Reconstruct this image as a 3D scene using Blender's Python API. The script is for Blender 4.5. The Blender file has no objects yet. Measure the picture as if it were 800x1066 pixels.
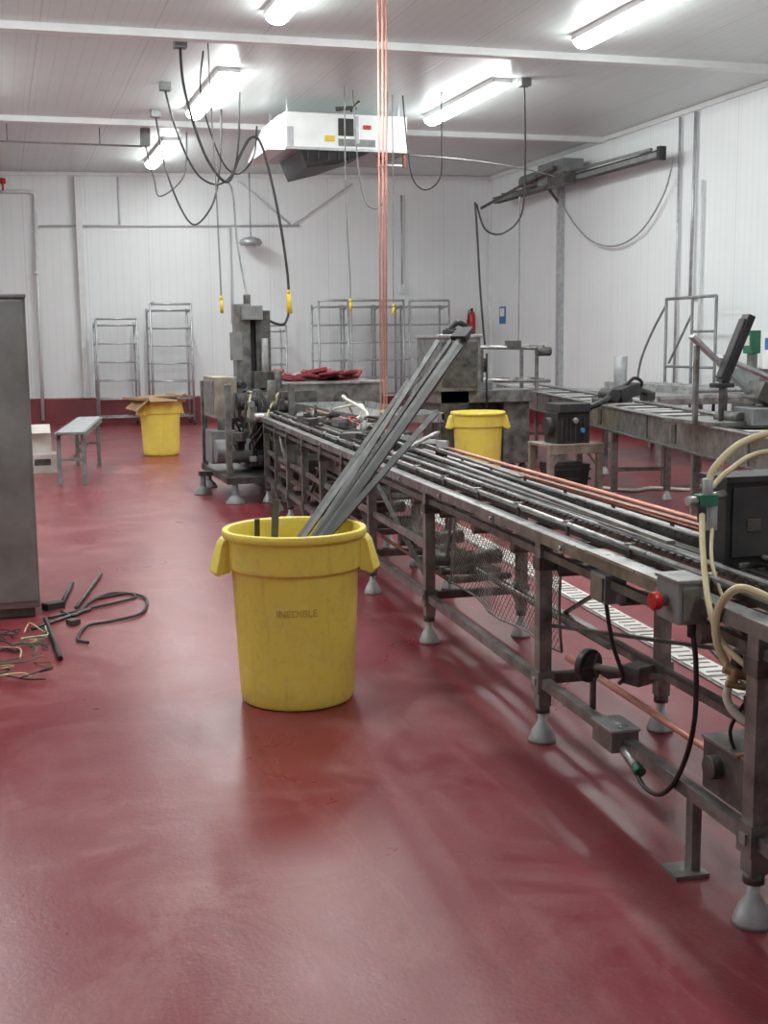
import bpy, bmesh, math, random
from mathutils import Matrix, Vector, Euler
random.seed(7)
V=Vector
scene=bpy.context.scene
try:
    scene.view_settings.view_transform='Standard'
    scene.view_settings.look='None'
    scene.view_settings.exposure=0.0
except Exception: pass

# ------------------------------------------------------------------ materials
def newmat(name):
    m=bpy.data.materials.new(name); m.use_nodes=True
    nt=m.node_tree; b=nt.nodes['Principled BSDF']
    return m,nt,b
def N(nt,t,**k):
    n=nt.nodes.new(t)
    for a,b in k.items():
        if a in n.inputs: n.inputs[a].default_value=b
        else: setattr(n,a,b)
    return n
def mathn(nt,op,a,b=None,clamp=False):
    n=nt.nodes.new('ShaderNodeMath'); n.operation=op; n.use_clamp=clamp
    for i,v in enumerate((a,b)):
        if v is None: continue
        if hasattr(v,'is_output') or hasattr(v,'links'): nt.links.new(v,n.inputs[i])
        else: n.inputs[i].default_value=v
    return n.outputs[0]
def mixc(nt,fac,c1,c2):
    n=nt.nodes.new('ShaderNodeMix'); n.data_type='RGBA'
    if hasattr(fac,'links'): nt.links.new(fac,n.inputs[0])
    else: n.inputs[0].default_value=fac
    for i,c in ((6,c1),(7,c2)):
        if hasattr(c,'links'): nt.links.new(c,n.inputs[i])
        else: n.inputs[i].default_value=(*c,1)
    return n.outputs[2]
def ramp(nt,fac,p0,p1,o0=0.,o1=1.):
    n=nt.nodes.new('ShaderNodeMapRange'); nt.links.new(fac,n.inputs[0])
    n.inputs[1].default_value=p0; n.inputs[2].default_value=p1; n.inputs[3].default_value=o0; n.inputs[4].default_value=o1; n.clamp=True
    return n.outputs[0]
def noise(nt,co,scale,detail=4,rough=.55,dist=0):
    n=N(nt,'ShaderNodeTexNoise'); n.inputs['Scale'].default_value=scale
    n.inputs['Detail'].default_value=detail; n.inputs['Roughness'].default_value=rough
    n.inputs['Distortion'].default_value=dist
    nt.links.new(co,n.inputs['Vector']); return n.outputs[0]
def coords(nt): return N(nt,'ShaderNodeTexCoord').outputs['Object']
def grime(name,c1,c2,rough=.4,metal=0.,scale=6,lo=.35,hi=.7,bump=.0,rvar=.15):
    m,nt,b=newmat(name); co=coords(nt)
    n=noise(nt,co,scale,5,.6)
    nt.links.new(mixc(nt,ramp(nt,n,lo,hi),c1,c2),b.inputs['Base Color'])
    b.inputs['Metallic'].default_value=metal
    n2=noise(nt,co,scale*3,3)
    r=mathn(nt,'ADD',mathn(nt,'MULTIPLY',n2,rvar*2),rough-rvar)
    nt.links.new(r,b.inputs['Roughness'])
    if bump:
        bp=N(nt,'ShaderNodeBump'); bp.inputs['Strength'].default_value=bump; bp.inputs['Distance'].default_value=.01
        nt.links.new(n2,bp.inputs['Height']); nt.links.new(bp.outputs[0],b.inputs['Normal'])
    return m
STEEL=grime('stainless_steel',(.31,.31,.295),(.11,.11,.10),.38,.6,9,bump=.15)
STEELD=grime('dirty_steel',(.16,.157,.145),(.05,.048,.043),.45,.55,11,bump=.2)
STEELB=grime('bright_steel',(.52,.53,.52),(.25,.25,.245),.32,.65,9,bump=.1)
GALV=grime('galvanised_steel',(.54,.56,.57),(.36,.38,.40),.42,.5,10)
MESH=grime('mesh_wire',(.30,.29,.26),(.17,.16,.14),.5,.4,12)
SCRAP=grime('scrap_bar_steel',(.13,.135,.13),(.06,.063,.06),.5,.15,9)
SCRAP2=grime('scrap_bar_dark',(.05,.05,.048),(.022,.022,.02),.5,.1,9)
CABST=grime('cabinet_steel',(.31,.32,.31),(.19,.195,.19),.36,.5,3,bump=.12)
GREYP=grime('grey_paint',(.24,.25,.25),(.14,.15,.15),.5,.1,8)
BEIGE=grime('tan_steel',(.38,.34,.28),(.22,.18,.14),.5,.4,9)
COPPER=grime('copper_pipe',(.74,.34,.26),(.55,.24,.18),.38,.3,9)
COPPERD=grime('red_brown_rail',(.36,.14,.09),(.16,.08,.06),.4,.4,9)
BLACK=grime('black_plastic',(.012,.012,.013),(.03,.03,.03),.45,0,8)
BLACKR=grime('black_rubber',(.02,.02,.022),(.045,.045,.045),.6,0,8)
WHITE=grime('white_enamel',(.82,.84,.84),(.74,.76,.76),.35,0,4)
WHITEP=grime('white_conduit',(.70,.72,.72),(.6,.62,.62),.4,0,4)
CREAM=grime('cream_hose',(.66,.58,.36),(.52,.44,.25),.35,0,8)
CLEARW=grime('white_hose',(.7,.68,.6),(.55,.52,.45),.35,0,8)
GREEN=grime('green_plastic',(.03,.16,.09),(.02,.11,.06),.4,0,8)
BRASS=grime('brass',(.40,.30,.15),(.22,.16,.07),.4,.6,20)
RED=grime('red_plastic',(.55,.02,.02),(.4,.015,.015),.35,0,8)
REDC=grime('red_cloth',(.26,.025,.035),(.13,.012,.02),.7,0,6)
YELC=grime('yellow_rubber',(.8,.56,.03),(.65,.45,.03),.45,0,8)
CARD=grime('cardboard',(.33,.2,.11),(.24,.14,.07),.8,0,5)
CARDW=grime('white_carton',(.62,.6,.56),(.48,.45,.4),.7,0,5)
CURB=grime('red_curb',(.13,.008,.014),(.2,.02,.03),.35,0,2)
BLUE=grime('blue_sign',(.05,.2,.45),(.04,.15,.4),.4,0,8)
INK=grime('faded_ink',(.48,.36,.06),(.66,.52,.09),.6,0,40)

def yellow_plastic():
    m,nt,b=newmat('yellow_plastic'); co=coords(nt)
    n1=noise(nt,co,3.5,5,.6); n2=noise(nt,co,18,6,.7,1.2)
    c=mixc(nt,ramp(nt,n1,.3,.75),(.92,.76,.12),(.84,.68,.13))
    c=mixc(nt,mathn(nt,'MULTIPLY',ramp(nt,n2,.52,.75),.4),c,(.52,.40,.12))
    n3=noise(nt,co,7,6,.75,.6)
    c=mixc(nt,mathn(nt,'MULTIPLY',ramp(nt,n3,.55,.72),.4),c,(.93,.88,.48))
    mp=N(nt,'ShaderNodeMapping'); mp.inputs['Scale'].default_value=(14,14,1.2); nt.links.new(co,mp.inputs[0])
    n4=noise(nt,mp.outputs[0],1.5,5,.7)
    c=mixc(nt,mathn(nt,'MULTIPLY',ramp(nt,n4,.55,.75),.35),c,(.45,.33,.1))
    nt.links.new(c,b.inputs['Base Color'])
    b.inputs['Roughness'].default_value=.42
    bp=N(nt,'ShaderNodeBump'); bp.inputs['Strength'].default_value=.15; bp.inputs['Distance'].default_value=.01
    nt.links.new(n3,bp.inputs['Height']); nt.links.new(bp.outputs[0],b.inputs['Normal'])
    return m
YELLOW=yellow_plastic()

def floor_mat():
    m,nt,b=newmat('red_epoxy_floor'); co=coords(nt)
    n1=noise(nt,co,.45,4,.55,.4); n2=noise(nt,co,1.7,8,.72,.9); n3=noise(nt,co,70,3,.6); n4=noise(nt,co,.7,5,.6,1.5)
    # paler and more scuffed on the aisle side, deeper red towards the machine line
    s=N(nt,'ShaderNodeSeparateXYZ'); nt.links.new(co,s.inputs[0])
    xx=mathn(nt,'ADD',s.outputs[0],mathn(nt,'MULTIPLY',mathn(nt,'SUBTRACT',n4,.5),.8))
    aisle_fac=ramp(nt,xx,1.0,1.9,1.0,.45)
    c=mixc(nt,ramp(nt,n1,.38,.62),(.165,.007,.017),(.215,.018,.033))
    sc=mathn(nt,'MULTIPLY',mathn(nt,'MULTIPLY',ramp(nt,n2,.45,.64),ramp(nt,n4,.40,.56)),aisle_fac)
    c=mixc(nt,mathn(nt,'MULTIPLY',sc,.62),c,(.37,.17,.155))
    c=mixc(nt,mathn(nt,'MULTIPLY',aisle_fac,.14),c,(.30,.12,.12))
    mp=N(nt,'ShaderNodeMapping'); mp.inputs['Scale'].default_value=(7,.9,1); mp.inputs['Rotation'].default_value=(0,0,.35)
    nt.links.new(co,mp.inputs[0]); n5=noise(nt,mp.outputs[0],1.0,7,.72,.5)
    c=mixc(nt,mathn(nt,'MULTIPLY',ramp(nt,n5,.54,.72),.36),c,(.36,.15,.145))
    n6=noise(nt,co,9,6,.8,2.0)
    c=mixc(nt,mathn(nt,'MULTIPLY',ramp(nt,n6,.58,.72),.4),c,(.36,.18,.165))
    n7=noise(nt,co,5,7,.8,1.0)
    c=mixc(nt,mathn(nt,'MULTIPLY',ramp(nt,n7,.56,.75),.5),c,(.085,.006,.012))
    c=mixc(nt,mathn(nt,'MULTIPLY',ramp(nt,n3,.5,.8),.3),c,(.10,.005,.011))
    nt.links.new(c,b.inputs['Base Color'])
    r=mathn(nt,'ADD',mathn(nt,'MULTIPLY',n2,.36),.15)
    nt.links.new(r,b.inputs['Roughness'])
    b.inputs['Specular IOR Level'].default_value=.4
    bp=N(nt,'ShaderNodeBump'); bp.inputs['Strength'].default_value=.16; bp.inputs['Distance'].default_value=.004
    nt.links.new(n3,bp.inputs['Height'])
    bp2=N(nt,'ShaderNodeBump'); bp2.inputs['Strength'].default_value=.06; bp2.inputs['Distance'].default_value=.03
    nt.links.new(n2,bp2.inputs['Height']); nt.links.new(bp.outputs[0],bp2.inputs['Normal'])
    nt.links.new(bp2.outputs[0],b.inputs['Normal'])
    return m
def panel_mat(name,axis,rib,joint,c1,c2,rough,dark=.25):
    m,nt,b=newmat(name); co=coords(nt)
    s=N(nt,'ShaderNodeSeparateXYZ'); nt.links.new(co,s.inputs[0])
    x=s.outputs[axis]
    def groove(period,w):
        f=mathn(nt,'FRACT',mathn(nt,'DIVIDE',x,period))
        d=mathn(nt,'ABSOLUTE',mathn(nt,'SUBTRACT',f,.5))
        return mathn(nt,'SUBTRACT',1.0,ramp(nt,d,0.0,w/period))
    g=groove(rib,.012); j=groove(joint,.014)
    gg=mathn(nt,'MAXIMUM',mathn(nt,'MULTIPLY',g,.4),j)
    n=noise(nt,co,1.3,4)
    c=mixc(nt,ramp(nt,n,.3,.7),c1,c2)
    c=mixc(nt,mathn(nt,'MULTIPLY',gg,dark),c,(.35,.37,.38))
    nt.links.new(c,b.inputs['Base Color']); b.inputs['Roughness'].default_value=rough
    bp=N(nt,'ShaderNodeBump'); bp.inputs['Strength'].default_value=.25; bp.inputs['Distance'].default_value=.005
    bp.invert=True
    nt.links.new(gg,bp.inputs['Height']); nt.links.new(bp.outputs[0],b.inputs['Normal'])
    return m
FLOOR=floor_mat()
WALLX=panel_mat('white_wall_panel',0,.15,1.2,(.79,.83,.84),(.75,.79,.80),.4,.34)
WALLY=panel_mat('white_wall_panel_side',1,.15,1.2,(.79,.83,.84),(.75,.79,.80),.4,.34)
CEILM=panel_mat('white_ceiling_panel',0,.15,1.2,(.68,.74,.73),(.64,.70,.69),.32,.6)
def emis(name,col,s):
    m,nt,b=newmat(name)
    b.inputs['Base Color'].default_value=(.9,.9,.9,1)
    b.inputs['Emission Color'].default_value=(*col,1); b.inputs['Emission Strength'].default_value=s
    return m
GLOW=emis('fluorescent_lens',(.96,1.0,.98),50)

# ------------------------------------------------------------------ builder
class B:
    def __init__(s,name,M=None):
        s.name=name; s.bm=bmesh.new(); s.mats=[]; s.M=M or Matrix.Identity(4)
    def mi(s,m):
        if m not in s.mats: s.mats.append(m)
        return s.mats.index(m)
    def poly(s,vs,fs,m,smooth=False):
        i=s.mi(m); bv=[s.bm.verts.new(s.M@V(v)) for v in vs]
        for f in fs:
            try:
                fc=s.bm.faces.new([bv[k] for k in f]); fc.material_index=i; fc.smooth=smooth
            except ValueError: pass
    def hexa(s,c,m):
        s.poly(c,[(0,3,2,1),(4,5,6,7),(0,1,5,4),(1,2,6,5),(2,3,7,6),(3,0,4,7)],m)
    def box(s,a,b,m):
        x0,y0,z0=a;x1,y1,z1=b
        s.hexa([(x0,y0,z0),(x1,y0,z0),(x1,y1,z0),(x0,y1,z0),(x0,y0,z1),(x1,y0,z1),(x1,y1,z1),(x0,y1,z1)],m)
    def obox(s,c,d,m,rot=(0,0,0)):
        R=Euler([math.radians(r) for r in rot]).to_matrix(); h=V(d)/2; c=V(c)
        s.hexa([c+R@V((h.x*i,h.y*j,h.z*k)) for i,j,k in ((-1,-1,-1),(1,-1,-1),(1,1,-1),(-1,1,-1),(-1,-1,1),(1,-1,1),(1,1,1),(-1,1,1))],m)
    def bar(s,p,q,w,h,m,up=(0,0,1)):
        p=V(p);q=V(q);d=(q-p).normalized();up=V(up)
        if abs(d.dot(up))>.95: up=V((1,0,0))
        sd=d.cross(up).normalized();u=sd.cross(d)
        a=sd*w/2;b=u*h/2
        s.hexa([p-a-b,p+a-b,q+a-b,q-a-b,p-a+b,p+a+b,q+a+b,q-a+b],m)
    def cyl(s,p,q,r,m,seg=12,r2=None):
        s.sweep([V(p),V(q)],[r,r if r2 is None else r2],m,seg)
    def sweep(s,pts,rs,m,seg=8,cap=True):
        i=s.mi(m); n=len(pts); t0=(pts[1]-pts[0]).normalized()
        a=V((0,0,1)) if abs(t0.z)<.9 else V((1,0,0))
        u=t0.cross(a).normalized(); rings=[]
        for k in range(n):
            t=(pts[min(k+1,n-1)]-pts[max(k-1,0)]).normalized()
            u=(u-t*u.dot(t)).normalized(); w=t.cross(u)
            rings.append([s.bm.verts.new(s.M@(pts[k]+(u*math.cos(2*math.pi*j/seg)+w*math.sin(2*math.pi*j/seg))*rs[k])) for j in range(seg)])
        for k in range(n-1):
            for j in range(seg):
                f=s.bm.faces.new((rings[k][j],rings[k][(j+1)%seg],rings[k+1][(j+1)%seg],rings[k+1][j])); f.material_index=i; f.smooth=True
        if cap:
            for rg in (rings[0],rings[-1]):
                f=s.bm.faces.new(rg); f.material_index=i
    def path(s,pts,r,m,seg=8,sub=8):
        P=[V(p) for p in pts]; out=[]
        for k in range(len(P)-1):
            p0=P[max(k-1,0)];p1=P[k];p2=P[k+1];p3=P[min(k+2,len(P)-1)]
            for j in range(sub):
                t=j/sub
                out.append(.5*((2*p1)+(p2-p0)*t+(2*p0-5*p1+4*p2-p3)*t*t+(3*p1-p0-3*p2+p3)*t**3))
        out.append(P[-1]); s.sweep(out,[r]*len(out),m,seg)
    def lathe(s,c,prof,m,seg=48):
        i=s.mi(m); c=V(c); rings=[]
        for r,z in prof:
            rings.append([s.bm.verts.new(s.M@(c+V((r*math.cos(2*math.pi*j/seg),r*math.sin(2*math.pi*j/seg),z)))) for j in range(seg)] if r>1e-5 else [s.bm.verts.new(s.M@(c+V((0,0,z))))])
        for a,b in zip(rings,rings[1:]):
            for j in range(seg):
                k=(j+1)%seg
                if len(a)==1 and len(b)==1: continue
                if len(a)==1: f=s.bm.faces.new((a[0],b[j],b[k]))
                elif len(b)==1: f=s.bm.faces.new((a[j],a[k],b[0]))
                else: f=s.bm.faces.new((a[j],a[k],b[k],b[j]))
                f.material_index=i; f.smooth=True
    def text(s,body,size,func,m):
        cu=bpy.data.curves.new('t','FONT'); cu.body=body; cu.size=size; cu.align_x='CENTER'; cu.extrude=.0005
        o=bpy.data.objects.new('t',cu); bpy.context.collection.objects.link(o)
        me=bpy.data.meshes.new_from_object(o.evaluated_get(bpy.context.evaluated_depsgraph_get()))
        s.poly([func(v.co) for v in me.vertices],[tuple(p.vertices) for p in me.polygons],m)
        bpy.data.objects.remove(o)
    def foot(s,x,y,top=.16,m=None,r=.055):
        m=m or GALV
        s.lathe((x,y,0),[(0,0),(r,0),(r,.012),(r*.75,.05),(r*.35,.085),(r*.3,top),(0,top)],m,14)
    def done(s,bevel=0):
        bmesh.ops.recalc_face_normals(s.bm,faces=s.bm.faces)
        me=bpy.data.meshes.new(s.name); s.bm.to_mesh(me); s.bm.free()
        for m in s.mats: me.materials.append(m)
        o=bpy.data.objects.new(s.name,me); bpy.context.collection.objects.link(o)
        if bevel:
            md=o.modifiers.new('bevel','BEVEL'); md.width=bevel; md.segments=2; md.limit_method='ANGLE'; md.angle_limit=math.radians(40)
        return o

# ------------------------------------------------------------------ room
def backy(x): return 25.46-.156*x
XL,XR,YN,ZC=-3.0,10.0,-4.0,5.0
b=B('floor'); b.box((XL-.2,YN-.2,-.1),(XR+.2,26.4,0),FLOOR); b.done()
b=B('ceiling'); b.box((XL-.2,YN-.2,ZC),(XR+.2,26.4,ZC+.15),CEILM); b.done()
b=B('wall_back'); x0,x1=XL-.2,XR+.2
b.hexa([(x0,backy(x0),0),(x1,backy(x1),0),(x1,backy(x1)+.2,0),(x0,backy(x0)+.2,0),(x0,backy(x0),ZC),(x1,backy(x1),ZC),(x1,backy(x1)+.2,ZC),(x0,backy(x0)+.2,ZC)],WALLX); b.done()
b=B('wall_right'); b.box((XR,YN,0),(XR+.2,backy(XR),ZC),WALLY); b.done()
b=B('wall_left'); b.box((XL-.2,YN,0),(XL,backy(XL),ZC),WALLY); b.done()
b=B('wall_front'); b.box((XL,YN-.2,0),(XR,YN,ZC),WALLX); b.done()
b=B('baseboard_back')
t=.12
b.hexa([(XL,backy(XL)-t,0),(XR,backy(XR)-t,0),(XR,backy(XR),0),(XL,backy(XL),0),(XL,backy(XL)-t+.04,.52),(XR,backy(XR)-t+.04,.52),(XR,backy(XR),.54),(XL,backy(XL),.54)],CURB); b.done()
b=B('baseboard_right'); b.hexa([(XR-t,YN,0),(XR,YN,0),(XR,23.7,0),(XR-t,23.7,0),(XR-t+.04,YN,.52),(XR,YN,.54),(XR,23.7,.54),(XR-t+.04,23.7,.52)],CURB); b.done()
for i,(ya,yb) in enumerate(((13.9,13.5),(19.4,18.95),(8.4,8.0))):
    b=B('trim_%d'%(i+1)); b.bar((XL,ya+.1,4.96),(XR,yb,4.96),.09,.08,WHITE); b.bar((XL,ya+.1,4.916),(XR,yb,4.916),.15,.012,WHITE); b.done()
b=B('trim_4'); b.bar((XL,backy(XL)-.03,4.96),(XR,backy(XR)-.03,4.96),.05,.07,WHITE); b.bar((XR-.03,YN,4.96),(XR-.03,backy(XR),4.96),.05,.07,WHITE); b.bar((XR-.03,backy(XR)-.05,.54),(XR-.03,backy(XR)-.05,4.9),.06,.06,WHITE); b.done()

b=B('floor_drain_grate')
pa=V((3.05,3.3,0)); pb=V((3.98,12.6,0)); d=(pb-pa).normalized(); sd=V((d.y,-d.x,0))
b.bar(pa+V((0,0,.004)),pb+V((0,0,.004)),.17,.008,STEELB)
L=(pb-pa).length; k=0
DW=grime('drain_cover',(.78,.76,.72),(.58,.54,.5),.5,0,5)
while k*.3<L-.3:
    p=pa+d*(k*.3+.02); q=pa+d*(k*.3+.28); b.bar(p+V((0,0,.012)),q+V((0,0,.012)),.145,.008,DW); 
    for g in range(3): 
        m_=pa+d*(k*.3+.07+.08*g)+V((0,0,.0175)); b.bar(m_-sd*.05,m_+sd*.05,.01,.002,BLACKR)
    k+=1
b.done()

# ------------------------------------------------------------------ lights
def fixture(x,y0,y1,w=.25):
    b=B('fluorescent_light_fixture')
    b.box((x-w/2-.01,y0-.015,ZC-.061),(x+w/2+.01,y1+.015,ZC-.001),WHITE)
    n=6; vs=[];fs=[]
    for yy in (y0,y1):
        for i in range(n+1):
            a=math.pi*i/n; vs.append((x-w/2*math.cos(a),yy,ZC-.06-.09*math.sin(a)))
    for i in range(n): fs.append((i,i+1,n+2+i,n+1+i))
    fs.append(tuple(range(n+1))); fs.append(tuple(range(n+1,2*n+2)))
    b.poly(vs,fs,GLOW); b.done()
for y0,y1 in ((5.6,8.2),(10.4,12.8),(15.1,17.8)): fixture(6.47,y0,y1)
for y0,y1 in ((5.6,8.0),(10.3,12.7),(15.4,18.2),(20.7,23.4)): fixture(2.92,y0,y1)
fixture(-.6,10.3,12.8); fixture(-.6,15.2,18.0); fixture(-.6,5.0,7.4)  # left row, out of view; its nearest fixture is added to brighten the foreground
fixture(2.92,-.6,1.9)  # unseen fixture near the camera, added for more light up front

# ------------------------------------------------------------------ trash bins
def bin_(x,y,ang,txt=False,name='yellow_trash_bin'):
    b=B(name,Matrix.Translation((x,y,0))@Matrix.Rotation(ang,4,'Z'))
    prof=[(0,.012),(.225,.012),(.235,0),(.25,.006),(.258,.03),(.262,.10),(.284,.585),(.286,.60),(.302,.612),(.304,.63),(.306,.735),(.309,.745),(.321,.75),(.326,.765),(.322,.782),(.31,.786),(.297,.78),(.293,.76),(.290,.62),(.272,.55),(.245,.04),(0,.035)]
    b.lathe((0,0,0),prof,YELLOW,64)
    for s in (-1,1):
        n=7; vs=[];fs=[]
        for i in range(n):
            a=(i/(n-1)-.5)*.62
            for r,z in ((.300,.745),(.335,.742),(.348,.725),(.385,.60),(.375,.585),(.300,.60)):
                k=1-.25*abs(i/(n-1)-.5)*2
                rr=.300+(r-.300)*k
                vs.append((s*rr*math.cos(a),rr*math.sin(a)*1.0,z))
        for i in range(n-1):
            for j in range(6):
                fs.append((i*6+j,i*6+(j+1)%6,(i+1)*6+(j+1)%6,(i+1)*6+j))
        fs.append(tuple(range(6))); fs.append(tuple((n-1)*6+j for j in range(6)))
        b.poly(vs,fs,YELLOW)
    if txt:
        def fn(c):
            zz=.43+c.y; r=.2795+(zz-.47)*.045+.0016+c.z; a=c.x/.28-math.pi/2
            return (r*math.cos(a),r*math.sin(a),zz)
        b.text('INEDIBLE',.045,fn,INK)
    return b
bin_(1.225,5.2,-.22,True).done(.003)
bin_(5.32,13.1,-.3).done(.003); bin_(2.2,17.7,.5).done(.003)
b=B('scrap_metal_bars')
def ray(p,q,z0):
    p=V(p);q=V(q);t=(p.z-z0)/(q.z-p.z); return p-(q-p)*t
for (p,q,w,h,m) in [((1.435,5.30,.79),(2.36,6.05,1.62),.024,.02,SCRAP),
    ((1.445,5.27,.79),(2.40,6.06,1.63),.032,.022,SCRAP2),
    ((1.41,5.35,.79),(2.30,6.25,1.60),.024,.018,SCRAP),
    ((1.365,5.40,.79),(2.14,6.3,1.38),.022,.016,SCRAP2),
    ((1.38,5.38,.79),(2.18,6.25,1.40),.020,.020,SCRAP),
    ((1.455,5.25,.79),(2.10,5.72,1.25),.030,.012,SCRAP2),
    ((1.42,5.33,.79),(2.33,6.13,1.60),.018,.024,SCRAP2),
    ((1.44,5.29,.79),(2.2,5.9,1.42),.014,.014,STEEL)]:
    st=ray(p,q,.60); b.bar(st,q,w,h,m,up=(0,-.5,.8))
b.obox((2.37,6.06,1.64),(.1,.09,.025),BLACK,(0,-30,40))
b.bar((1.08,5.12,.1),(1.13,5.14,.92),.03,.012,SCRAP,up=(0,1,0)); b.bar((1.06,5.3,.1),(1.04,5.12,.84),.022,.012,SCRAP2,up=(0,1,0))
b.done()

# ------------------------------------------------------------------ main conveyor
CV=Matrix.Translation((1.72,0,0))@Matrix.Rotation(-math.radians(3.9),4,'Z')
W=.52
b=B('conveyor_frame_line',CV)
v0,v1=1.3,12.1
posts=[1.35,2.68,4.27,5.93,7.26,8.1,8.9,9.7,10.5,11.2,11.9]
for v in posts:
    for u in (0,W):
        b.foot(u,v,.17)
        b.box((u-.026,v-.028,.15),(u+.026,v+.028,.82),STEEL)
        b.cyl((u,v,.12),(u,v,.15),.03,STEELD)
        b.obox((u,v,.25),(.07,.075,.09),STEEL); b.obox((u,v,.73),(.064,.07,.05),STEELD); b.obox((u-.036,v,.25),(.01,.03,.03),STEELB)
    b.box((0,v-.02,.24),(W,v+.02,.28),STEELD)
    b.box((0,v-.02,.70),(W,v+.02,.74),STEELD)
for u in (0,W):
    b.box((u-.018,v0,.228),(u+.018,v1,.268),STEEL)
    s=-1 if u==0 else 1
    b.box((u-.006+s*.03,v0,.818),(u+.006+s*.03,v1,.86),STEEL)
    b.box((u-.034,v0,.852),(u+.028,v1,.862),STEELB)
    b.box((u-.012,v0,.755),(u+.012,v1,.785),STEELD)
b.box((.0,5.95,.50),(.025,v1,.535),STEEL); b.box((W-.02,4.3,.5),(W+.01,v1,.54),STEELD)
b.box((.0,7.3,.36),(.025,v1,.385),STEELD)
b.box((.05,7.4,.58),(W-.05,9.5,.595),STEELD); b.box((.05,9.8,.45),(W-.05,11.9,.62),STEELD); b.box((.06,8.2,.62),(.4,9.4,.75),STEELD)
for u,z,w,h,m in ((.09,.865,.035,.02,STEELD),(.145,.875,.02,.03,COPPERD),(.20,.855,.05,.012,STEEL),(.26,.85,.015,.05,STEELD),(.315,.865,.045,.012,STEEL),(.37,.875,.02,.03,STEELD),(.42,.862,.035,.015,STEELD)):
    b.box((u-w/2,v0,z-h/2),(u+w/2,v1,z+h/2),m)
for u,z,m,r in ((.05,.90,STEELB,.009),(W-.03,.925,COPPER,.011),(W-.08,.905,COPPERD,.009),(.12,.915,STEELB,.008),(.33,.915,STEEL,.008)):
    b.cyl((u,v0,z),(u,v1,z),r,m,8)
v=v0+.1
while v<v1:
    b.box((0,v-.012,.80),(W,v+.012,.825),STEELD)
    for u in (.05,W-.03):
        b.box((u-.006,v-.008,.85),(u+.006,v+.008,.90),STEELD)
        b.cyl((u-.02,v,.91),(u+.02,v,.91),.006,STEELB,6)
    v+=.55
v=v0
while v<v1:
    b.box((.13,v,.885),(.16,v+.03,.9),STEELD); b.box((.36,v,.885),(.385,v+.03,.9),STEELD)
    v+=.055
for v in [x*.8+1.6 for x in range(13)]:
    b.obox((-.03,v,.835),(.02,.05,.035),STEEL); b.cyl((-.04,v,.835),(-.048,v,.835),.01,STEELB,6)
b.cyl((.16,2.4,.30),(.16,4.4,.30),.014,COPPER,8); b.cyl((.26,1.4,.42),(.26,4.3,.42),.013,STEELD,8)
b.cyl((.3,4.3,.36),(.3,11.8,.36),.014,STEEL,8); b.cyl((.12,5.9,.33),(.12,11.8,.33),.012,COPPERD,8)
for i in range(18): b.cyl((.04,2.0+i*.55,.71),(W-.04,2.0+i*.55,.71),.025,STEELD,10)
for i in range(8): b.cyl((.06,6.1+i*.7,.42),(W-.06,6.1+i*.7,.42),.04,STEELD,10)
for a,c in ((5.93,7.26),(7.26,8.1),(9.7,8.9),(10.5,11.2)):
    b.bar((0.02,a,.29),(0.02,c,.74),.025,.012,STEELD)
b.bar((W,4.27,.75),(W,5.3,.27),.025,.012,STEELD); b.bar((0.05,2.7,.6),(W,3.9,.45),.02,.012,STEEL); b.bar((.02,4.25,.48),(W,2.9,.62),.02,.012,STEELD)
b.box((-.015,3.0,.01),(.015,3.04,.24),STEEL); b.box((-.08,2.97,0),(.03,3.07,.012),STEEL)
b.box((-.03,3.62,.70),(.05,3.74,.80),GREYP); b.box((-.037,3.63,.71),(-.03,3.73,.79),STEEL); b.box((-.05,3.2,.862),(.02,3.75,.872),STEELB)
b.path([(.0,3.68,.70),(.02,3.66,.55),(.08,3.7,.42),(.16,3.9,.33)],.008,BLACKR)
b.cyl((W/2,2.0,.62),(W/2,2.5,.62),.07,STEELD,14)
b.done(.0)

def mesh_panel(u,va,vb,za,zb,sp,sag=0.0):
    b=B('wire_mesh_guard',CV)
    h=zb-za; L=vb-va
    def P(v,z):
        t=(v-va)/L; k=(z-za)/h
        return V((u+.02*math.sin(v*9+z*6),v,z-sag*(1-k)*math.sin(math.pi*t)))
    t=-h
    while t<L:
        for dr in (0,1):
            a=max(0,t);e=min(L,t+h)
            if e-a<.01: continue
            pts=[]
            for i in range(6):
                s=a+(e-a)*i/5; zz=(s-t) if dr==0 else h-(s-t)
                pts.append(P(va+s,za+zz))
            b.sweep(pts,[.0017]*6,MESH,4,False)
        t+=sp
    for z in (za,zb): b.sweep([P(va+L*i/10,z) for i in range(11)],[.006]*11,STEEL,6)
    for v in (va,vb): b.sweep([P(v,za+h*i/4) for i in range(5)],[.006]*5,STEEL,6)
    b.done()
mesh_panel(.12,4.35,5.85,.34,.74,.035,.03)
mesh_panel(.12,6.0,7.2,.45,.74,.04,.02)
mesh_panel(W-.07,2.8,4.2,.52,.69,.035,.0)
b=B('conveyor_belt_chain_roll',CV)
for i in range(6): b.cyl((.1,5.9+i*.16,.34+.02*(i%2)),(.46,5.95+i*.16,.34),.022,STEELD,8)
b.done()

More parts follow.
